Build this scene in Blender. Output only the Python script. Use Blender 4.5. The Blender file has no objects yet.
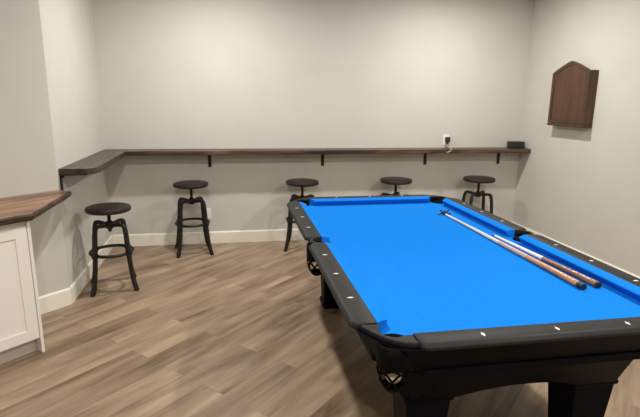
import bpy, bmesh, math, random
from mathutils import Vector, Matrix, noise
random.seed(7)
PI = math.pi
S = bpy.context.scene
COL = S.collection
H_CEIL = 2.78
XLB = -1.868                                   # the left wall splays a little towards the back
XL, XR, YB, YF = -1.83, 2.862, 3.90, -5.5      # left wall, right wall, back wall, wall behind
W, L, ZR, ZB = 1.118, 2.236, 0.81, 0.760      # pool table play area, rail top, bed
R2 = 2 ** -.5

# ------------------------------------------------------------------ helpers
def link(name, bm, mat, parent=None, smooth=False, bevel=0, seg=2, ang=40):
    bmesh.ops.recalc_face_normals(bm, faces=bm.faces)
    me = bpy.data.meshes.new(name)
    bm.to_mesh(me); bm.free()
    o = bpy.data.objects.new(name, me); COL.objects.link(o)
    if isinstance(mat, (list, tuple)):
        for m in mat: me.materials.append(m)
    else: me.materials.append(mat)
    if smooth:
        for p in me.polygons: p.use_smooth = True
        if smooth != 'all':
            try: me.set_sharp_from_angle(angle=math.radians(38))
            except Exception: pass
    if bevel:
        md = o.modifiers.new('bevel', 'BEVEL'); md.width = bevel; md.segments = seg
        md.limit_method = 'ANGLE'; md.angle_limit = math.radians(ang)
    if parent is not None: o.parent = parent
    return o

def tag(o, label=None, cat=None, group=None, kind=None):
    if label: o['label'] = label
    if cat: o['category'] = cat
    if group: o['group'] = group
    if kind: o['kind'] = kind
    return o

def thing(name, label, cat, loc=(0, 0, 0), rotz=0, group=None):
    o = bpy.data.objects.new(name, None); COL.objects.link(o)
    o.empty_display_size = .1
    o.location = loc; o.rotation_euler = (0, 0, rotz)
    return tag(o, label, cat, group)

def struct(name, bm, mat, **k):
    return tag(link(name, bm, mat, **k), kind='structure')

def copy_thing(root, loc, rotz, label):
    r = root.copy(); COL.objects.link(r); r.location = loc; r.rotation_euler = (0, 0, rotz); r['label'] = label
    for ch in list(root.children):
        c = ch.copy(); COL.objects.link(c); c.parent = r
        for g in list(ch.children):
            d = g.copy(); COL.objects.link(d); d.parent = c
    return r

def box(bm, x0, x1, y0, y1, z0, z1, M=None):
    vs = [bm.verts.new((x, y, z)) for z in (z0, z1) for x, y in ((x0, y0), (x1, y0), (x1, y1), (x0, y1))]
    if M is not None:
        for v in vs: v.co = M @ v.co
    for f in ((3, 2, 1, 0), (4, 5, 6, 7), (0, 1, 5, 4), (1, 2, 6, 5), (2, 3, 7, 6), (3, 0, 4, 7)):
        bm.faces.new([vs[i] for i in f])
    return bm

def BX(*a, M=None): return box(bmesh.new(), *a, M=M)

def prism(bm, pts, z0, z1, M=None):
    a = [bm.verts.new((x, y, z0)) for x, y in pts]; b = [bm.verts.new((x, y, z1)) for x, y in pts]
    if M is not None:
        for v in a + b: v.co = M @ v.co
    n = len(pts)
    bm.faces.new(a[::-1]); bm.faces.new(b)
    for i in range(n): bm.faces.new((a[i], a[(i + 1) % n], b[(i + 1) % n], b[i]))
    return bm

def lathe(bm, prof, n=32, c=(0, 0, 0), cap=True):
    rings = []
    for r, z in prof:
        rings.append([bm.verts.new((c[0] + r * math.cos(2 * PI * k / n), c[1] + r * math.sin(2 * PI * k / n), c[2] + z)) for k in range(n)])
    for a, b in zip(rings, rings[1:]):
        for k in range(n): bm.faces.new((a[k], a[(k + 1) % n], b[(k + 1) % n], b[k]))
    if cap:
        bm.faces.new(rings[0][::-1]); bm.faces.new(rings[-1])
    return bm

def tube(bm, pts, rad, n=8, closed=False, flat=1.0):
    pts = [Vector(p) for p in pts]; m = len(pts); rings = []
    up = None
    for i, p in enumerate(pts):
        if closed: t = pts[(i + 1) % m] - pts[i - 1]
        else: t = pts[min(i + 1, m - 1)] - pts[max(i - 1, 0)]
        t.normalize()
        if up is None:
            up = Vector((0, 0, 1)) if abs(t.z) < .9 else Vector((1, 0, 0))
        s = t.cross(up)
        if s.length < 1e-5: s = t.orthogonal()
        s.normalize(); up = s.cross(t).normalized()
        r = rad[i] if isinstance(rad, (list, tuple)) else rad
        rings.append([bm.verts.new(p + (s * math.cos(2 * PI * k / n + PI / n) * flat + up * math.sin(2 * PI * k / n + PI / n)) * r) for k in range(n)])
    for i in range(m if closed else m - 1):
        a, b = rings[i], rings[(i + 1) % m]
        for k in range(n): bm.faces.new((a[k], a[(k + 1) % n], b[(k + 1) % n], b[k]))
    if not closed:
        bm.faces.new(rings[0][::-1]); bm.faces.new(rings[-1])
    return bm

def arc(cx, cy, r, a0, a1, n):
    return [(cx + r * math.cos(math.radians(a0 + (a1 - a0) * i / n)), cy + r * math.sin(math.radians(a0 + (a1 - a0) * i / n))) for i in range(n + 1)]

def rounded(path, n=5, rad=.04):
    """polyline with rounded corners"""
    P = [Vector(p) for p in path]; out = [P[0]]
    for a, b, c in zip(P, P[1:], P[2:]):
        d0 = (a - b); d1 = (c - b); r = min(rad, d0.length * .45, d1.length * .45)
        p0 = b + d0.normalized() * r; p1 = b + d1.normalized() * r
        for i in range(n + 1):
            t = i / n
            out.append(p0 * (1 - t) ** 2 + b * 2 * t * (1 - t) + p1 * t * t)
    out.append(P[-1]); return out

# ------------------------------------------------------------------ materials
def mat(name, col, rough=.5, metal=0, spec=.5):
    m = bpy.data.materials.new(name); m.use_nodes = True
    b = m.node_tree.nodes['Principled BSDF']
    b.inputs['Base Color'].default_value = (*col, 1); b.inputs['Roughness'].default_value = rough
    b.inputs['Metallic'].default_value = metal; b.inputs['Specular IOR Level'].default_value = spec
    return m

def nd(m, t, **kw):
    n = m.node_tree.nodes.new(t)
    for k, v in kw.items(): setattr(n, k, v)
    return n

def lk(m, a, b): m.node_tree.links.new(a, b)

def speckle(m, c0, c1, scale=(8, 8, 8), detail=4, bump=0, lo=.35, hi=.65, rough=None):
    b = m.node_tree.nodes['Principled BSDF']
    tc = nd(m, 'ShaderNodeTexCoord'); mp = nd(m, 'ShaderNodeMapping'); mp.inputs['Scale'].default_value = scale
    nz = nd(m, 'ShaderNodeTexNoise'); nz.inputs['Scale'].default_value = 1; nz.inputs['Detail'].default_value = detail
    rp = nd(m, 'ShaderNodeValToRGB')
    rp.color_ramp.elements[0].position = lo; rp.color_ramp.elements[0].color = (*c0, 1)
    rp.color_ramp.elements[1].position = hi; rp.color_ramp.elements[1].color = (*c1, 1)
    lk(m, tc.outputs['Object'], mp.inputs['Vector']); lk(m, mp.outputs['Vector'], nz.inputs['Vector'])
    lk(m, nz.outputs['Fac'], rp.inputs['Fac']); lk(m, rp.outputs['Color'], b.inputs['Base Color'])
    if bump:
        bp = nd(m, 'ShaderNodeBump'); bp.inputs['Strength'].default_value = bump; bp.inputs['Distance'].default_value = .002
        lk(m, nz.outputs['Fac'], bp.inputs['Height']); lk(m, bp.outputs['Normal'], b.inputs['Normal'])
    return m

def wall_mat():
    m = mat('wall_paint', (.66, .63, .56), .75, spec=.3)
    return speckle(m, (.580, .570, .525), (.600, .590, .545), (3, 3, 3), 6, .05)

def floor_mat():
    m = mat('floor_planks', (.3, .22, .15), .42, spec=.4)
    b = m.node_tree.nodes['Principled BSDF']
    tc = nd(m, 'ShaderNodeTexCoord')
    mp = nd(m, 'ShaderNodeMapping'); mp.inputs['Rotation'].default_value = (0, 0, math.radians(-45)); mp.inputs['Location'].default_value = (.55, .21, 0)
    lk(m, tc.outputs['Object'], mp.inputs['Vector'])
    br = nd(m, 'ShaderNodeTexBrick'); br.offset = .37; br.offset_frequency = 2
    br.inputs['Scale'].default_value = 1; br.inputs['Brick Width'].default_value = 1.22; br.inputs['Row Height'].default_value = .165
    br.inputs['Mortar Size'].default_value = .0014; br.inputs['Mortar Smooth'].default_value = .3
    br.inputs['Color1'].default_value = (0, 0, 0, 1); br.inputs['Color2'].default_value = (1, 1, 1, 1)
    br.inputs['Mortar'].default_value = (.5, .5, .5, 1)
    lk(m, mp.outputs['Vector'], br.inputs['Vector'])
    # grain shifted from plank to plank
    cm = nd(m, 'ShaderNodeVectorMath', operation='MULTIPLY'); cm.inputs[1].default_value = (7.3, 3.1, 5.7)
    lk(m, br.outputs['Color'], cm.inputs[0])
    ad = nd(m, 'ShaderNodeVectorMath', operation='ADD'); lk(m, mp.outputs['Vector'], ad.inputs[0]); lk(m, cm.outputs['Vector'], ad.inputs[1])
    def nz(sc, det, rgh=.55):
        p = nd(m, 'ShaderNodeMapping'); p.inputs['Scale'].default_value = sc
        n = nd(m, 'ShaderNodeTexNoise'); n.inputs['Scale'].default_value = 1; n.inputs['Detail'].default_value = det
        n.inputs['Roughness'].default_value = rgh; n.inputs['Distortion'].default_value = .4
        lk(m, ad.outputs['Vector'], p.inputs['Vector']); lk(m, p.outputs['Vector'], n.inputs['Vector']); return n
    big, fine = nz((1.25, 7.5, 1), 4), nz((4, 55, 1), 4)
    def mul(a, k): 
        x = nd(m, 'ShaderNodeMath', operation='MULTIPLY'); lk(m, a, x.inputs[0]); x.inputs[1].default_value = k; return x.outputs[0]
    def add(a, c):
        x = nd(m, 'ShaderNodeMath', operation='ADD'); lk(m, a, x.inputs[0]); lk(m, c, x.inputs[1]); return x.outputs[0]
    sep = nd(m, 'ShaderNodeSeparateColor'); lk(m, br.outputs['Color'], sep.inputs[0])
    f = add(add(mul(sep.outputs[0], .12), mul(big.outputs['Fac'], .90)), mul(fine.outputs['Fac'], .12))
    rp = nd(m, 'ShaderNodeValToRGB'); e = rp.color_ramp.elements
    e[0].position = .36; e[0].color = (.122, .080, .047, 1)
    e[1].position = .78; e[1].color = (.44, .335, .222, 1)
    x = e.new(.46); x.color = (.215, .147, .096, 1)
    x = e.new(.60); x.color = (.315, .230, .155, 1)
    lk(m, f, rp.inputs['Fac'])
    mx = nd(m, 'ShaderNodeMix', data_type='RGBA'); mx.inputs[7].default_value = (.16, .11, .075, 1)
    lk(m, mul(br.outputs['Fac'], .6), mx.inputs[0]); lk(m, rp.outputs['Color'], mx.inputs[6])
    lk(m, mx.outputs[2], b.inputs['Base Color'])
    bp = nd(m, 'ShaderNodeBump'); bp.inputs['Strength'].default_value = .12; bp.inputs['Distance'].default_value = .001
    lk(m, fine.outputs['Fac'], bp.inputs['Height']); lk(m, bp.outputs['Normal'], b.inputs['Normal'])
    return m

def wood_mat(name, c0, c1, c2, axis=0, rough=.4, sc=14, rot=0):
    m = mat(name, c1, rough)
    b = m.node_tree.nodes['Principled BSDF']
    tc = nd(m, 'ShaderNodeTexCoord'); rt = nd(m, 'ShaderNodeMapping'); rt.inputs['Rotation'].default_value = (0, 0, math.radians(rot))
    mp = nd(m, 'ShaderNodeMapping')
    s = [sc, sc, sc]; s[axis] = sc * .12; mp.inputs['Scale'].default_value = s
    n = nd(m, 'ShaderNodeTexNoise'); n.inputs['Scale'].default_value = 1; n.inputs['Detail'].default_value = 5; n.inputs['Distortion'].default_value = .8
    rp = nd(m, 'ShaderNodeValToRGB'); e = rp.color_ramp.elements
    e[0].position = .34; e[0].color = (*c0, 1); e[1].position = .70; e[1].color = (*c2, 1)
    x = e.new(.5); x.color = (*c1, 1)
    lk(m, tc.outputs['Object'], rt.inputs['Vector']); lk(m, rt.outputs['Vector'], mp.inputs['Vector'])
    lk(m, mp.outputs['Vector'], n.inputs['Vector'])
    lk(m, n.outputs['Fac'], rp.inputs['Fac']); lk(m, rp.outputs['Color'], b.inputs['Base Color'])
    bp = nd(m, 'ShaderNodeBump'); bp.inputs['Strength'].default_value = .15; bp.inputs['Distance'].default_value = .002
    lk(m, n.outputs['Fac'], bp.inputs['Height']); lk(m, bp.outputs['Normal'], b.inputs['Normal'])
    return m

M_wall = wall_mat()
M_ceil = mat('ceiling_paint', (.78, .76, .71), .8, spec=.2)
M_trim = mat('trim_paint', (.86, .83, .74), .4)
M_floor = floor_mat()
M_felt = speckle(mat('blue_felt', (.0105, .18, .64), .95, spec=0), (.0098, .176, .615), (.011, .188, .665), (60, 60, 60), 3)
M_rail = speckle(mat('black_rail', (.018, .018, .018), .5, spec=.22), (.014, .0142, .0145), (.019, .0193, .0197), (30, 30, 30), 3)
M_black = speckle(mat('black_lacquer', (.004, .004, .005), .5, spec=.07), (.0018, .0026, .0046), (.0026, .0035, .0058), (20, 20, 20), 3)
M_leather = mat('black_leather', (.0028, .0028, .003), .6, spec=.07)
M_sight = mat('pearl_inlay', (.75, .73, .68), .3)
M_iron = speckle(mat('dark_iron', (.017, .014, .012), .5, .3), (.014, .011, .010), (.022, .018, .016), (25, 25, 25), 3)
M_seat = speckle(mat('dark_seat_wood', (.03, .024, .02), .45, spec=.35), (.014, .0105, .008), (.028, .022, .017), (6, 50, 6), 4)
M_shelf = wood_mat('walnut_shelf', (.018, .009, .007), (.055, .029, .021), (.15, .085, .062), 0, .38, 13)
M_shelfL = wood_mat('walnut_shelf_side', (.026, .019, .015), (.052, .039, .031), (.10, .078, .063), 1, .36, 16)
M_slab = wood_mat('walnut_slab', (.075, .034, .017), (.28, .15, .085), (.52, .34, .21), 0, .35, 10, -45)
M_slabedge = wood_mat('dark_bark_edge', (.018, .009, .005), (.045, .023, .013), (.13, .07, .04), 0, .45, 22, -45)
M_cab = mat('white_cabinet_paint', (.90, .87, .83), .4)
M_bracket = mat('black_bracket', (.012, .012, .013), .5, .3)
M_dart = wood_mat('brown_cabinet_wood', (.055, .023, .011), (.082, .034, .0165), (.108, .046, .023), 2, .45, 14)
M_dartd = wood_mat('dark_cabinet_wood', (.045, .019, .010), (.062, .027, .014), (.08, .036, .019), 2, .45, 14)
M_maple = wood_mat('pale_maple', (.62, .55, .45), (.72, .65, .55), (.80, .74, .65), 1, .3, 40)
M_cuewood = wood_mat('orange_cue_wood', (.36, .15, .06), (.50, .23, .10), (.62, .33, .17), 1, .25, 30)
M_cuebrown = wood_mat('brown_cue_wood', (.17, .07, .035), (.25, .11, .06), (.34, .17, .10), 1, .25, 30)
M_wrap = speckle(mat('pinkish_wrap', (.5, .36, .30), .8), (.45, .32, .27), (.58, .44, .38), (200, 200, 200), 2)
M_white = mat('white_plastic', (.85, .84, .80), .35)
M_dark = mat('black_plastic', (.016, .016, .016), .45)
M_gray = mat('grey_cord', (.42, .37, .32), .6)
M_ball = mat('ivory_ball', (.88, .74, .54), .12)
M_chrome = mat('metal_ring', (.55, .55, .55), .3, 1)
M_lens = bpy.data.materials.new('lamp_lens'); M_lens.use_nodes = True
_b = M_lens.node_tree.nodes['Principled BSDF']; _b.inputs['Emission Color'].default_value = (1, .93, .80, 1); _b.inputs['Emission Strength'].default_value = 6

# ------------------------------------------------------------------ room shell
DX, DY = -4.0, XL * 0 + (2.35 - (-1.83)) - 4.0            # far end of the 45 degree wall
DY = 2.35 + (DX - XL)                                      # x - y constant
bm = bmesh.new(); box(bm, DX - .1, XR + .1, YF - .1, YB + .1, -.1, 0); struct('floor', bm, M_floor)
bm = bmesh.new(); box(bm, DX - .1, XR + .1, YF - .1, YB + .1, H_CEIL, H_CEIL + .1); struct('ceiling', bm, M_ceil)
struct('wall_back', BX(XLB - .1, XR + .1, YB, YB + .1, 0, H_CEIL), M_wall)
struct('wall_right', BX(XR, XR + .1, YF, YB, 0, H_CEIL), M_wall)
struct('wall_front', BX(DX - .1, XR + .1, YF - .1, YF, 0, H_CEIL), M_wall)
struct('wall_outer_left', BX(DX - .1, DX, YF, DY, 0, H_CEIL), M_wall)
bm = bmesh.new(); prism(bm, [(XL, 2.35), (XLB, YB), (XLB - .1, YB), (XL - .1, 2.391)], 0, H_CEIL); struct('wall_left', bm, M_wall)
bm = bmesh.new(); prism(bm, [(XL, 2.35), (XL - .1, 2.391), (DX - .1, DY + .041), (DX, DY)], 0, H_CEIL); struct('wall_diagonal', bm, M_wall)

def base(name, p0, p1, nrm, h=.136, t=.014):
    p0 = Vector((*p0, 0)); p1 = Vector((*p1, 0)); d = (p1 - p0); ln = d.length; d.normalize(); n = Vector((*nrm, 0)).normalized()
    Mx = Matrix(((d.x, n.x, 0, p0.x), (d.y, n.y, 0, p0.y), (0, 0, 1, 0), (0, 0, 0, 1)))
    bm = bmesh.new()
    prof = [(.0005, .0005), (t, .0005), (t, h - .012), (t - .005, h - .004), (t - .008, h), (.0005, h)]
    a = [bm.verts.new(Mx @ Vector((0, u, z))) for u, z in prof]; b = [bm.verts.new(Mx @ Vector((ln, u, z))) for u, z in prof]
    bm.faces.new(a); bm.faces.new(b[::-1])
    for i in range(6): bm.faces.new((a[i], b[i], b[(i + 1) % 6], a[(i + 1) % 6]))
    struct(name, bm, M_trim)
base('baseboard_back', (XLB + .016, YB), (XR - .016, YB), (0, -1))
base('baseboard_right', (XR, YF + .02), (XR, YB), (-1, 0))
base('baseboard_left', (XL, 2.36), (XLB, YB), (YB - 2.36, XL - XLB))
# 45 degree frame: s along the wall (towards the back right), d out of the wall
O45 = Vector((XL, 2.35, 0))
M45 = Matrix(((R2, R2, 0, XL), (R2, -R2, 0, 2.35), (0, 0, 1, 0), (0, 0, 0, 1)))
e0 = M45 @ Vector((-.50, 0, 0)); e1 = M45 @ Vector((.004, 0, 0))
base('baseboard_diagonal', (e0.x, e0.y), (e1.x, e1.y), (R2, -R2))

# ------------------------------------------------------------------ ceiling downlights (their light reaches the room)
POWER = 37.5
LX, LY = (-.68, 1.70), (2.78, .25, -1.9)
k = 0
where = {(0, 0): 'over the two left stools', (1, 0): 'over the back right corner beside the wall cabinet',
         (0, 1): 'over the open floor left of the pool table', (1, 1): 'over the right side of the pool table',
         (0, 2): 'in the front left of the room, behind the viewer', (1, 2): 'in the front right of the room, behind the viewer'}
for j, y in enumerate(LY):
    for i, x in enumerate(LX):
        t = thing('recessed_downlight', 'white ceiling downlight ' + where[(i, j)], 'ceiling light', (x, y, H_CEIL), 0, 'recessed ceiling downlights')
        bm = lathe(bmesh.new(), [(.068, -.001), (.088, -.001), (.09, -.004), (.084, -.008), (.068, -.010), (.068, -.001)], 36, cap=False)
        link('trim_ring', bm, M_white, t, smooth=True)
        link('lens', lathe(bmesh.new(), [(.066, -.001), (.066, -.005)], 32), M_lens, t)
        ld = bpy.data.lights.new('downlight', 'AREA'); ld.shape = 'DISK'; ld.size = .12; ld.energy = POWER; ld.color = (1, .95, .875)
        lo = bpy.data.objects.new('downlight_lamp', ld); COL.objects.link(lo); lo.parent = t; lo.location = (0, 0, -.012)

# ------------------------------------------------------------------ bar shelves
ZS, TS, DS = 1.060, .044, .237
def plank(front, back, z0, z1, M=None, slope=.008):
    """front and back: matching lists of xy, a live front edge"""
    bm = bmesh.new(); n = len(front)
    fb = [bm.verts.new((*p, z0)) for p in front]; ft = [bm.verts.new((p[0], p[1], z1)) for p in front]
    bb = [bm.verts.new((*p, z0)) for p in back]; bt = [bm.verts.new((*p, z1)) for p in back]
    for i in range(n - 1):
        bm.faces.new((ft[i], ft[i + 1], bt[i + 1], bt[i])); bm.faces.new((fb[i], bb[i], bb[i + 1], fb[i + 1]))
        bm.faces.new((fb[i], fb[i + 1], ft[i + 1], ft[i])); bm.faces.new((bb[i], bt[i], bt[i + 1], bb[i + 1]))
    bm.faces.new((fb[0], ft[0], bt[0], bb[0])); bm.faces.new((fb[-1], bb[-1], bt[-1], ft[-1]))
    if M is not None: bm.transform(M)
    return bm
def wav(t, a=.008): return a * (noise.noise(Vector((t * 3.1, 2.7, 0))) + .6 * noise.noise(Vector((t * 9.0, 8.1, 0))))

def bracket(parent, M, drop=.155, arm=.19):
    bm = bmesh.new()
    box(bm, -.017, .017, .001, .009, -TS - drop, -TS - .0005, M)
    box(bm, -.017, .017, .009, arm, -TS - .0085, -TS - .0005, M)
    prism(bm, [(0, 0), (.03, 0), (0, -.03)], -.004, .004, M @ Matrix.Translation((0, .009, -TS - .0085)) @ Matrix(((0, 0, 1, 0), (1, 0, 0, 0), (0, 1, 0, 0), (0, 0, 0, 1))))
    link('bracket', bm, M_bracket, parent)

bs = thing('bar_shelf', 'long dark walnut drink ledge running the full back wall above the stools', 'shelf', (0, YB, ZS))
n = 150; xs = [XLB + .003 + (XR - XLB - .006) * i / n for i in range(n + 1)]
bm = plank([(x, -DS + wav(x)) for x in xs], [(x, -.001) for x in xs], -TS, 0)
link('board', bm, M_shelf, bs, bevel=.006, seg=2)
for x in (-.80, .443, 1.662, 2.59):
    bracket(bs, Matrix(((1, 0, 0, x), (0, -1, 0, 0), (0, 0, 1, 0), (0, 0, 0, 1))))
ls = thing('bar_shelf', 'short dark walnut drink ledge on the left wall with a rounded front corner', 'shelf', (XL - .0005, 2.385, ZS), math.atan2(XL - XLB, YB - 2.35))
y1 = YB - DS - .014 - 2.385
pts_f = []
for a in range(0, 91, 10):
    pts_f.append((.255 - .07 + .07 * math.sin(math.radians(a)), .07 - .07 * math.cos(math.radians(a))))
fr = [(.02, 0.0)] + pts_f + [(.255 + wav(y + 5, .005), y) for y in [.07 + (y1 - .07) * i / 30 for i in range(1, 31)]]
bk = [(.001, f[1] if i else 0.0) for i, f in enumerate(fr)]
bk = [(.001, .0005 * i if i < 12 else f[1]) for i, f in enumerate(fr)]
bm = plank(fr, bk, -TS, 0)
link('board', bm, M_shelfL, ls, bevel=.005)
bracket(ls, Matrix(((0, 1, 0, 0), (1, 0, 0, .03), (0, 0, 1, 0), (0, 0, 0, 1))), .20)
bracket(ls, Matrix(((0, 1, 0, 0), (1, 0, 0, 1.24), (0, 0, 1, 0), (0, 0, 0, 1))))

# ------------------------------------------------------------------ corner bar: white cabinet and walnut slab (45 degree wall)
# the wall line meets the left wall at s = 0
cab = thing('base_cabinet', 'white shaker base cabinet under the walnut counter at the left', 'cabinet', (0, 0, 0))
S0 = -.505     # right end of the cabinet along the wall
CF = .575      # front of the carcass from the wall
CW = .78
bm = bmesh.new()
box(bm, S0 - CW, S0, .02, CF, .105, .866, M45); box(bm, S0 - CW, S0 - .03, .02, CF - .06, .001, .105, M45)
link('carcass', bm, M_cab, cab)
link('end_panel', BX(S0 + .0005, S0 + .019, .018, CF + .022, .001, .866, M=M45), M_cab, cab, bevel=.002)
def shaker(s0, s1, z0, z1, st=.066):
    bm = bmesh.new(); f0, f1, f2 = CF + .0005, CF + .010, CF + .020
    box(bm, s0 + st, s1 - st, f0, f1, z0 + st, z1 - st, M45)
    box(bm, s0, s0 + st, f0, f2, z0, z1, M45); box(bm, s1 - st, s1, f0, f2, z0, z1, M45)
    box(bm, s0 + st, s1 - st, f0, f2, z0, z0 + st, M45); box(bm, s0 + st, s1 - st, f0, f2, z1 - st, z1, M45)
    return bm
link('door', shaker(S0 - .40, S0 - .004, .108, .83), M_cab, cab)
link('door', shaker(S0 - CW + .002, S0 - .404, .108, .83), M_cab, cab)
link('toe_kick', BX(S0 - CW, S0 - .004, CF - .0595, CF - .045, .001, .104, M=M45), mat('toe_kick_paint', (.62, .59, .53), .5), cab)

def seg_pts(a, b, n, amp, sd):
    out = []
    for i in range(n):
        t = i / n; p = Vector(a).lerp(Vector(b), t); d = (Vector(b) - Vector(a)).normalized(); q = Vector((-d.y, d.x))
        w = amp * noise.noise(Vector((t * (Vector(b) - Vector(a)).length * 9, sd, 0)))
        out.append(tuple(p + q * w))
    return out
ring = [(-1.35, .0015), (-.004, .0015)] + seg_pts((.036, .118), (-.486, .648), 18, .008, 1.3) + seg_pts((-.486, .648), (-1.35, .640), 20, .012, 4.4) + [(-1.35, .640)]
bm = bmesh.new()
nv = len(ring)
lv = []
for z, ins in ((.868, .010), (.880, .001), (.898, 0.0), (.907, .004), (.909, .010)):
    row = []
    for i, (s_, d_) in enumerate(ring):
        k = ins if 2 <= i < nv - 1 else 0
        row.append(bm.verts.new(M45 @ Vector((s_ - k * .6 * (s_ > -.5), d_ - k, z))))
    lv.append(row)
for r0, r1 in zip(lv, lv[1:]):
    for i in range(nv):
        f = bm.faces.new((r0[i], r0[(i + 1) % nv], r1[(i + 1) % nv], r1[i])); f.material_index = 1
bm.faces.new(lv[0][::-1]).material_index = 1; bm.faces.new(lv[-1])
o = link('bar_counter', bm, [M_slab, M_slabedge])
tag(o, 'brown walnut counter slab with a dark live edge and clipped corner on the white cabinet', 'countertop')

# ------------------------------------------------------------------ stools
def make_stool(seat_z, label):
    t = thing('bar_stool', label, 'stool', (0, 0, 0), 0, 'industrial swivel stools under the wall ledge')
    R_ = .177
    bm = lathe(bmesh.new(), [(.06, -.042), (R_ - .012, -.042), (R_ - .002, -.036), (R_, -.026), (R_, -.012), (R_ - .004, -.004), (R_ - .014, 0), (.05, -.001)], 44)
    s = link('seat', bm, M_seat, t, smooth=True); s.location.z = seat_z
    bm = lathe(bmesh.new(), [(.07, -.052), (.075, -.050), (.075, -.0425), (.03, -.0425)], 24)
    s = link('seat_plate', bm, M_iron, t, smooth=True); s.location.z = seat_z
    bm = bmesh.new(); pr = []
    z = .49
    while z < seat_z - .055:
        pr += [(.013, z), (.0155, z + .003), (.013, z + .006)]; z += .008
    pr.append((.013, seat_z - .052))
    link('screw_post', lathe(bm, pr, 14), M_iron, t, smooth=True)
    link('hub', lathe(bmesh.new(), [(.022, .515), (.030, .520), (.030, .572), (.020, .58)], 20), M_iron, t, smooth=True)
    for k in range(4):
        a = PI / 4 + k * PI / 2; c, s_ = math.cos(a), math.sin(a)
        path = [(.026, .545), (.148, .562), (.166, .50), (.176, .38), (.184, .27), (.200, .15), (.219, .06), (.240, .004)]
        pts = [(r * c, r * s_, z) for r, z in path]
        rp = rounded(pts, 4, .024)
        bm = tube(bmesh.new(), rp, .0195, 4)
        lg = link('leg', bm, M_iron, t, smooth=True)
        bm = tube(bmesh.new(), [(.176 * c - .022 * c, .176 * s_ - .022 * s_, .318), (.176 * c + .026 * c, .176 * s_ + .026 * s_, .318)], .019, 8)
        link('ring_clamp', bm, M_iron, lg, smooth=True)
        link('foot_glide', lathe(bmesh.new(), [(.017, .0008), (.019, .004), (.017, .012)], 12, c=(.2395 * c, .2395 * s_, 0)), M_iron, lg, smooth=True)
    q = [(.166 * math.cos(2 * PI * i / 48), .166 * math.sin(2 * PI * i / 48), .318) for i in range(48)]
    link('foot_ring', tube(bmesh.new(), q, .0135, 8, closed=True), M_iron, t, smooth=True)
    return t
D2 = math.radians
st = make_stool(.705, 'dark iron stool in front of the left wall, nearest the white cabinet')
st.location = (-1.578, 2.69, 0); st.rotation_euler.z = D2(14)
for (x, y, r, lab) in ((-.985, 3.61, 9, 'dark iron stool at the back wall partly hiding the low outlet'),
                       (.175, 3.62, -11, 'dark iron stool half hidden behind the back left corner of the pool table'),
                       (1.228, 3.63, 14, 'dark iron stool mostly hidden behind the far end rail of the blue table'),
                       (2.222, 3.63, -7, 'dark iron stool at the back right, below the black box on the ledge')):
    c = copy_thing(st, (x, y, 0), D2(r), lab)
    # these seats are screwed up a little higher
    for ch in c.children:
        if ch.name.startswith('seat'): ch.location.z = .741
        if ch.name.startswith('screw_post'): ch.location.z = .035

# ------------------------------------------------------------------ pool table
pt = thing('pool_table', 'black pool table with bright blue cloth and net pockets', 'pool table', (0, 0, 0))
VM = L / 2
# bed with pocket notches
def bed_outline():
    e = .05; r = .045; o = .012
    a0 = math.degrees(math.acos((e - o) / r))           # where the pocket circle meets the back of the cushions
    P = []
    def corner(cx, cy, mid):                              # arc bulging into the table, walked counter-clockwise round the bed
        return arc(cx, cy, r, mid + (180 - a0) - 45 + 0, mid - (180 - a0) + 45, 14)
    P += corner(-o, -o, 45)
    P += corner(W + o, -o, 135)
    s = math.degrees(math.acos(.012 / .050))
    P += arc(W + .062, VM, .050, 180 + s, 180 - s, 14)
    P += corner(W + o, L + o, 225)
    P += corner(-o, L + o, 315)
    P += arc(-.062, VM, .050, s, -s, 14)
    return P
link('playing_surface', prism(bmesh.new(), bed_outline(), ZB - .010, ZB), M_felt, pt)

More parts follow.
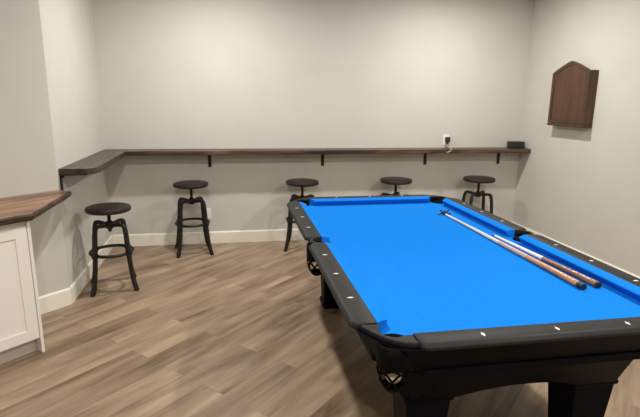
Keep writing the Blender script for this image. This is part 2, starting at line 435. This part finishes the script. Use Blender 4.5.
def to_rail(side):
    """frame for a rail: x along it, y outwards from the cushion nose"""
    return {'near': Matrix(((1, 0, 0, 0), (0, -1, 0, 0), (0, 0, 1, 0), (0, 0, 0, 1))),
            'far': Matrix(((1, 0, 0, 0), (0, 1, 0, L), (0, 0, 1, 0), (0, 0, 0, 1))),
            'left': Matrix(((0, -1, 0, 0), (1, 0, 0, 0), (0, 0, 1, 0), (0, 0, 0, 1))),
            'right': Matrix(((0, 1, 0, W), (1, 0, 0, 0), (0, 0, 1, 0), (0, 0, 0, 1)))}[side]
NOSE = ZB + .038
def rail(side, a, b, ka, kb, sights):
    Mx = to_rail(side); x_ = .010 if side in ('left', 'right') else 0
    prof = [(.0505, ZR - .001), (.052, ZR), (.122 + x_, ZR), (.127 + x_, ZR - .0015), (.137 + x_, ZR - .012), (.139 + x_, ZR - .016), (.138 + x_, ZR - .023), (.0505, ZR - .023)]
    bm = bmesh.new()
    cuts = [(0, .026 + x_), (.006, .015 + x_ * .6), (.014, .007 + x_ * .3), (.026, .0015), (.036, 0)]      # rounded outer corners
    rows = []
    for x, d in [(a + c, d) for c, d in cuts] + [(b - c, d) for c, d in cuts[::-1]]:
        rows.append([bm.verts.new(Mx @ Vector((x, u - d * min(1, max(0, (u - .10) / .02)), z))) for u, z in prof])
    n = len(prof)
    for A, B in zip(rows, rows[1:]):
        for i in range(n): bm.faces.new((A[i], B[i], B[(i + 1) % n], A[(i + 1) % n]))
    bm.faces.new(rows[0]); bm.faces.new(rows[-1][::-1])
    r = link('rail', bm, M_rail, pt, smooth=True)
    # cushion, ends cut back towards the pockets
    bm = bmesh.new()
    cp = [(.050, ZR - .001, 0), (.034, ZR - .0015, .3), (.012, NOSE + .004, .8), (.003, NOSE + .002, .95), (0, NOSE - .002, 1), (.004, NOSE - .007, .95), (.026, ZB + .0008, .55), (.050, ZB + .0008, 0)]
    A = [bm.verts.new(Mx @ Vector((a + ka * k, u, z))) for u, z, k in cp]; B = [bm.verts.new(Mx @ Vector((b - kb * k, u, z))) for u, z, k in cp]
    bm.faces.new(A); bm.faces.new(B[::-1]); n = len(cp)
    for i in range(n): bm.faces.new((A[i], B[i], B[(i + 1) % n], A[(i + 1) % n]))
    link('cushion', bm, M_felt, pt, smooth=True)
    for s in sights:
        bm = prism(bmesh.new(), [(s - .014, .094), (s, .0885), (s + .014, .094), (s, .0995)] if False else [(s, .094 - .015), (s + .0065, .094), (s, .094 + .015), (s - .0065, .094)], ZR - .003, ZR + .0006, Mx)
        link('diamond_inlay', bm, M_sight, r)
G = .046
W4, L8 = W / 4, L / 8
rail('near', G, W - G, .04, .04, [W4 * k for k in (1, 2, 3)])
rail('far', G, W - G, .04, .04, [W4 * k for k in (1, 2, 3)])
for sd in ('left', 'right'):
    rail(sd, G, VM - .056, .04, .012, [L8 * k for k in (1, 2, 3)])
    rail(sd, VM + .056, L - G, .012, .04, [L8 * k for k in (5, 6, 7)])
# corner castings
def corner_cap(Mx):
    o = .012; r = .048; g = G - .001
    outer = [(-.114, g), (-.108, .026), (-.092, -.004), (-.074, -.034), (-.053, -.063), (-.030, -.087), (-.002, -.104), (.026, -.112), (g, -.114)]
    a = math.asin((.05 - o) / r)
    ux = -o + r * math.cos(a)
    inner = [(g, -.051), (ux, -.051)] + arc(-o, -o, r, math.degrees(-a) , -270 + math.degrees(a), 18)[1:-1] + [(-.051, ux), (-.051, g)]
    bm = prism(bmesh.new(), outer + inner, ZR - .024, ZR - .003, Mx)
    o_ = link('corner_cap', bm, M_rail, pt, bevel=.006, seg=2, ang=35)
    for p in o_.data.polygons: p.use_smooth = False
I4 = Matrix.Identity(4)
FX = Matrix(((-1, 0, 0, W), (0, 1, 0, 0), (0, 0, 1, 0), (0, 0, 0, 1)))
FY = Matrix(((1, 0, 0, 0), (0, -1, 0, L), (0, 0, 1, 0), (0, 0, 0, 1)))
for Mx in (I4, FX, FY, FX @ FY): corner_cap(Mx)
# side pocket rims
for Mx in (I4, FX):
    P = arc(-.062, VM, .051, 80, 280, 18) + [(-.053, VM - .0555), (-.100, VM - .0555)] + arc(-.062, VM, .066, 236, 124, 12) + [(-.100, VM + .0555), (-.053, VM + .0555)]
    P = [(x, min(max(y, VM - .0555), VM + .0555)) for x, y in P]
    link('side_pocket_rim', prism(bmesh.new(), P, ZR - .024, ZR - .003, Mx), M_rail, pt, bevel=.003)
# nets
def net(cx, cy, r0, lab=None):
    bm = bmesh.new(); n = 6
    prof = [(r0, ZR - .100), (r0, ZR - .115), (r0 * .98, ZR - .13), (r0 * .86, ZR - .165), (r0 * .55, ZR - .197), (r0 * .2, ZR - .211)]
    def rr(t):
        x = t * (len(prof) - 1); i = min(int(x), len(prof) - 2); f = x - i
        return prof[i][0] * (1 - f) + prof[i + 1][0] * f, prof[i][1] * (1 - f) + prof[i + 1][1] * f
    for sg in (1, -1):
        for k in range(n):
            pts = []
            for i in range(19):
                r, z = rr(i / 18); a = 2 * PI * k / n + 4.35 + sg * (i / 18 - .52) * 2.4
                pts.append((cx + r * math.cos(a), cy + r * math.sin(a), z))
            tube(bm, pts, .0040, 5)
    # solid leather cup that closes the bottom
    lathe(bm, [(r0 * .70, ZR - .184), (r0 * .55, ZR - .200), (r0 * .2, ZR - .214), (.002, ZR - .215), (.002, ZR - .212), (r0 * .2, ZR - .210), (r0 * .5, ZR - .196), (r0 * .66, ZR - .183)], 20, (cx, cy, 0), cap=False)
    lathe(bm, [(r0 + .003, ZR - .112), (r0 + .005, ZR - .07), (r0 + .003, ZR - .026), (r0 - .001, ZR - .026), (r0 + .001, ZR - .07), (r0 - .001, ZR - .112), (r0 + .003, ZR - .112)], 24, (cx, cy, 0), cap=False)   # leather boot
    link('pocket_net', bm, M_leather, pt, smooth='all')
CP = (-.018, -.050)
for cx, cy in ((CP[0], CP[1]), (W - CP[0], CP[1]), (CP[0], L - CP[1]), (W - CP[0], L - CP[1]), (-.088, VM), (W + .088, VM)):
    net(cx, cy, .055)

# blinds and apron
def ringwall(bm, lo, hi, z0, z1, ch0=.0, th=.02, ch1=None):
    """rectangular band; lo/hi outward offsets at bottom and top (positive = outwards), with corner chamfers ch0"""
    def loop(o, z, c):
        x0, x1, y0, y1 = -o, W + o, -o, L + o
        return [Vector(p) for p in ((x0 + c, y0, z), (x1 - c, y0, z), (x1, y0 + c, z), (x1, y1 - c, z), (x1 - c, y1, z), (x0 + c, y1, z), (x0, y1 - c, z), (x0, y0 + c, z))]
    c = max(ch0, .001); c1 = c if ch1 is None else ch1
    A, B = loop(lo, z0, c), loop(hi, z1, c1); C_, D_ = loop(lo - th, z0, c), loop(hi - th, z1, c1)
    rows = [[bm.verts.new(p) for p in r] for r in (A, B, D_, C_)]
    for i in range(4):
        r0, r1 = rows[i], rows[(i + 1) % 4]
        for k in range(8): bm.faces.new((r0[k], r0[(k + 1) % 8], r1[(k + 1) % 8], r1[k]))
    return bm
link('rail_blind', ringwall(bmesh.new(), .045, .124, .664, ZR - .0245, .100, .018, .122), M_black, pt)
bm = ringwall(bmesh.new(), .051, .053, .632, .6635, .150, .05)
link('moulding', bm, M_black, pt, bevel=.003)

def apron_panel(Mx, length):
    """slanted apron: x along the side, arch cut in the lower edge"""
    z1, z0, y1, y0 = .6315, .452, .040, -.085
    xa1, xa0 = .172, .117
    n = 28; bm = bmesh.new(); rows = []
    xl, xr = .30, length - .30
    for i in range(n + 1):
        t = i / n; x0 = xa0 + (length - 2 * xa0) * t; x1 = xa1 + (length - 2 * xa1) * t
        zz = z0
        if xl < x0 < xr:
            q = (x0 - xl) / (xr - xl); zz = z0 + .056 * (1 - abs(2 * q - 1) ** 2.4)
        f = (zz - z0) / (z1 - z0)
        xb, yb = x0 + (x1 - x0) * f, y0 + (y1 - y0) * f
        rows.append([(x1, y1, z1), (xb, yb, zz), (xb, yb - .022, zz), (x1, y1 - .022, z1)])
    R_ = [[bm.verts.new(Mx @ Vector(p)) for p in r] for r in rows]
    for a, b in zip(R_, R_[1:]):
        for k in range(4): bm.faces.new((a[k], b[k], b[(k + 1) % 4], a[(k + 1) % 4]))
    bm.faces.new(R_[0]); bm.faces.new(R_[-1][::-1])
    link('apron', bm, M_black, pt)
for sd, ln in (('near', W), ('far', W), ('left', L), ('right', L)): apron_panel(to_rail(sd), ln)
# chamfer pieces closing the apron corners
for Mx in (I4, FX, FY, FX @ FY):
    bm = bmesh.new()
    p = [(.172, -.040, .6315), (.117, .085, .452), (.085, .117, .452), (-.040, .172, .6315)]
    q = [(x + .016, y + .016, z) for x, y, z in p]
    A = [bm.verts.new(Mx @ Vector(v)) for v in p]; B = [bm.verts.new(Mx @ Vector(v)) for v in q]
    bm.faces.new(A); bm.faces.new(B[::-1])
    for i in range(4): bm.faces.new((A[i], A[(i + 1) % 4], B[(i + 1) % 4], B[i]))
    link('apron_corner', bm, M_black, pt)

def leg(cx, cy):
    bm = bmesh.new()
    prof = [(.094, .4515), (.101, .449), (.103, .440), (.101, .430), (.094, .424), (.092, .418), (.088, .36), (.081, .27), (.075, .18), (.071, .09), (.070, .055), (.079, .048), (.081, .030), (.079, .012), (.074, .001)]
    rows = [[bm.verts.new((cx + sx * r, cy + sy * r, z)) for sx, sy in ((-1, -1), (1, -1), (1, 1), (-1, 1))] for r, z in prof]
    for a, b in zip(rows, rows[1:]):
        for k in range(4): bm.faces.new((a[k], a[(k + 1) % 4], b[(k + 1) % 4], b[k]))
    bm.faces.new(rows[0]); bm.faces.new(rows[-1][::-1])
    link('leg', bm, M_black, pt, bevel=.004)
for cx in (.191, W - .191):
    for cy in (.20, L - .20): leg(cx, cy)
# slate frame under the bed, hidden between the blinds
link('slate_frame', BX(.05, W - .05, .05, L - .05, .66, ZB - .011), M_black, pt)

# ball in the near left corner net
bm = bmesh.new(); bmesh.ops.create_uvsphere(bm, u_segments=28, v_segments=18, radius=.0286)
o = link('billiard_ball', bm, M_ball, smooth='all'); o.location = (CP[0] + .002, CP[1] + .0, ZR - .153)
tag(o, 'cream billiard ball held in the black net of the near left corner pocket', 'ball')

# ------------------------------------------------------------------ cues
def stick(name, label, cat, tip, butt, r_tip, r_butt, zlift=0):
    a = Vector((*butt, ZB + r_butt + .0012)); b = Vector((*tip, ZB + r_tip + .0012 + zlift)); d = b - a
    t = thing(name, label, cat, a); t.rotation_mode = 'QUATERNION'
    t.rotation_quaternion = Vector((0, 1, 0)).rotation_difference(d.normalized())
    return t, d.length
def seg(t, name, m, y0, y1, r0, r1, n=18):
    bm = bmesh.new(); A = []; 
    for y, r in ((y0, r0), (y1, r1)):
        A.append([bm.verts.new((r * math.cos(2 * PI * k / n), y, r * math.sin(2 * PI * k / n))) for k in range(n)])
    for k in range(n): bm.faces.new((A[0][k], A[0][(k + 1) % n], A[1][(k + 1) % n], A[1][k]))
    bm.faces.new(A[0]); bm.faces.new(A[1][::-1])
    return link(name, bm, m, t, smooth=True)
t, ln = stick('bridge_stick', 'long bridge stick with a dark forked head lying on the blue cloth', 'cue stick', (.992, 1.815), (.990, .320), .007, .0155)
rad = lambda y: .0155 + (.007 - .0155) * y / ln
seg(t, 'bumper', M_dark, 0, .035, .0150, .0157)
seg(t, 'butt', M_cuewood, .0352, .44, rad(.035), rad(.44))
seg(t, 'wrap', M_wrap, .4402, .72, rad(.44) + .0004, rad(.72) + .0003)
seg(t, 'shaft', M_maple, .7202, ln - .012, rad(.72), rad(ln))
bm = bmesh.new()      # a small crossed head standing on the cloth
lathe(bm, [(.0065, -.02), (.0072, -.016), (.0072, .012), (.006, .014)], 12)
bm.transform(Matrix.Translation((0, ln - .012, 0)) @ Matrix.Rotation(-PI / 2, 4, 'X'))
for sx in (-1, 1):
    tube(bm, [(0, ln + .005, .002), (sx * .022, ln + .006, .016), (sx * .034, ln + .006, .030)], .0055, 6)
    tube(bm, [(0, ln + .005, .002), (sx * .028, ln + .006, .001), (sx * .048, ln + .006, -.0020)], .0055, 6)
tube(bm, [(0, ln + .005, .002), (0, ln + .006, .026)], .0055, 6)
link('bridge_head', bm, M_dark, t, smooth=True)
t, ln = stick('cue_stick', 'shorter pool cue with a white shaft lying against the right cushion', 'cue stick', (1.052, 1.225), (1.075, .330), .0062, .0150)
rad = lambda y: .0150 + (.0062 - .0150) * y / ln
seg(t, 'bumper', M_dark, 0, .012, .0140, .0150)
seg(t, 'butt', M_cuebrown, .0122, .40, rad(.012), rad(.40))
seg(t, 'collar', M_white, .4002, .412, rad(.40) + .0002, rad(.41) + .0002)
seg(t, 'shaft', mat('white_shaft', (.82, .80, .76), .3), .4122, ln - .022, rad(.41), rad(ln))
seg(t, 'tip', mat('blue_chalk_tip', (.03, .10, .25), .8), ln - .0218, ln, rad(ln), .0058)

# ------------------------------------------------------------------ wall cabinet (dart board style) on the right wall
DCY0, DCY1, DCZ0, DCZ1, DCZT = 2.728, 3.278, 1.352, 1.885, 1.990
DD = .098
dc = thing('wall_cabinet', 'closed brown wooden wall cabinet with a pointed arched top on the right wall', 'wall cabinet', (XR, 0, 0))
YM = (DCY0 + DCY1) / 2
def top_at(y):
    q = abs(y - YM) / ((DCY1 - DCY0) / 2)
    return DCZT - (DCZT - DCZ1) * (q ** 1.25)
def yz(bm, pts, x0, x1):       # pts in (y,z), x measured into the room
    a = [bm.verts.new((-x0, y, z)) for y, z in pts]; b = [bm.verts.new((-x1, y, z)) for y, z in pts]; n = len(pts)
    bm.faces.new(a); bm.faces.new(b[::-1])
    for i in range(n): bm.faces.new((a[i], a[(i + 1) % n], b[(i + 1) % n], b[i]))
    return bm
link('case', yz(bmesh.new(), [(DCY0, DCZ0 + .03), (DCY1, DCZ0 + .03), (DCY1, DCZ1 + .006), (DCY0, DCZ1 + .006)], .001, DD - .022), M_dart, dc, bevel=.003)
link('bottom_moulding', BX(-DD - .003, -.001, DCY0 - .004, DCY1 + .004, DCZ0, DCZ0 + .0295), M_dartd, dc, bevel=.006)
for y0, y1, hy in ((DCY0, YM - .001, 0), (YM + .001, DCY1, 1)):
    ys = [y0 + (y1 - y0) * i / 14 for i in range(15)]
    door = link('door', yz(bmesh.new(), [(y0, DCZ0 + .032), (y1, DCZ0 + .032)] + [(y, top_at(y)) for y in ys[::-1]], DD - .0215, DD - .006), M_dart, dc)
    # raised frame round the arch and the outer edge
    w = .036
    bm = yz(bmesh.new(), [(y, top_at(y)) for y in ys] + [(y, top_at(y) - w) for y in ys[::-1]], DD - .0058, DD)
    ye = (y0, y0 + w) if hy == 0 else (y1 - w, y1)
    yz(bm, [(ye[0], DCZ0 + .033), (ye[1], DCZ0 + .033), (ye[1], top_at(ye[1]) - w - .0005), (ye[0], top_at(ye[0]) - w - .0005)], DD - .0058, DD)
    yz(bm, [(y0 + (w if hy == 0 else 0), DCZ0 + .033), (y1 - (w if hy else 0), DCZ0 + .033), (y1 - (w if hy else 0), DCZ0 + .033 + w), (y0 + (w if hy == 0 else 0), DCZ0 + .033 + w)], DD - .0058, DD)
    link('door_frame', bm, M_dartd, door)
    for zz in (DCZ0 + .12, DCZ1 - .12):
        if hy == 0: continue
        yy = y1 + .004
        link('hinge', lathe(bmesh.new(), [(.005, -.028), (.006, -.024), (.006, .024), (.005, .028)], 10, (-DD + .016, yy, zz)), M_bracket, door)

# ------------------------------------------------------------------ outlets and small things
def outlet(loc, label):
    t = thing('wall_outlet', label, 'outlet', loc)
    link('cover_plate', BX(-.037, .037, -.006, -.0008, -.060, .060), M_white, t, bevel=.002)
    for z in (-.024, .024):
        s = link('socket', lathe(bmesh.new(), [(.0165, -.0015), (.0165, .0008)], 20), M_white, t)
        s.rotation_euler = (PI / 2, 0, 0); s.location = (0, -.0070, z)
        bm = bmesh.new(); box(bm, -.0075, -.0055, -.0086, -.0080, z - .005, z + .006); box(bm, .0055, .0075, -.0086, -.0080, z - .004, z + .005)
        link('slots', bm, M_dark, s).matrix_parent_inverse = s.matrix_local.inverted()
    return t
outlet((-.845, YB, .345), 'white outlet low on the back wall behind the second stool from the left')
outlet((1.905, YB, 1.150), 'white outlet above the ledge with a black adapter plugged in')
pa = thing('power_adapter', 'black plug adapter in the outlet above the ledge, with its cord hanging', 'adapter', (1.915, YB - .010, 1.150))
bm = BX(-.024, .024, -.042, 0, -.028, .034); link('adapter_body', bm, M_dark, pa, bevel=.006)
bm = tube(bmesh.new(), [(0, -.022, -.028), (0, -.024, -.052)], [.012, .006], 10); link('strain_relief', bm, M_dark, pa)
cp = rounded([(0, -.024, -.052), (.0, -.03, -.072), (-.01, -.06, -.0825), (-.03, -.16, -.0825), (-.045, -.236, -.0815), (-.052, -.247, -.092), (-.07, -.247, -.112), (-.105, -.247, -.122)], 5, .03)
link('cord', tube(bmesh.new(), cp, .0055, 8), M_gray, pa, smooth=True)
bx = thing('small_box', 'small flat black box on the right end of the ledge', 'box', (2.735, YB - .115, ZS))
link('body', BX(-.086, .086, -.05, .05, .006, .078), M_dark, bx, bevel=.006)
bm = bmesh.new()
for sx in (-.07, .07):
    for sy in (-.035, .035): lathe(bm, [(.008, .0008), (.008, .0055)], 10, (sx, sy, 0))
link('rubber_feet', bm, M_leather, bx)

# ------------------------------------------------------------------ camera (recovered from the table's sights)
cx, cy, cz, yaw, pit, rol, f = -.5368, -1.4972, 1.5768, .17559, .21736, .0116, 487.1
fw = Vector((math.sin(yaw) * math.cos(pit), math.cos(yaw) * math.cos(pit), -math.sin(pit)))
rt = Vector((math.cos(yaw), -math.sin(yaw), 0)); up = rt.cross(fw)
r2 = rt * math.cos(rol) + up * math.sin(rol); u2 = -rt * math.sin(rol) + up * math.cos(rol)
cam = bpy.data.cameras.new('camera'); cam.sensor_width = 36; cam.lens = f / 640 * 36; cam.clip_start = .05
co = bpy.data.objects.new('camera', cam); COL.objects.link(co)
co.matrix_world = Matrix(((r2.x, u2.x, -fw.x, cx), (r2.y, u2.y, -fw.y, cy), (r2.z, u2.z, -fw.z, cz), (0, 0, 0, 1)))
S.camera = co

wd = bpy.data.worlds.new('world'); S.world = wd; wd.use_nodes = True
wd.node_tree.nodes['Background'].inputs['Color'].default_value = (.05, .05, .05, 1)
wd.node_tree.nodes['Background'].inputs['Strength'].default_value = .2
S.view_settings.view_transform = 'Standard'; S.view_settings.look = 'None'
S.view_settings.gamma = 1; S.view_settings.use_curve_mapping = False
S.view_settings.exposure = 0.0
S.cycles.use_denoising = True
S.cycles.max_bounces = 10; S.cycles.diffuse_bounces = 6
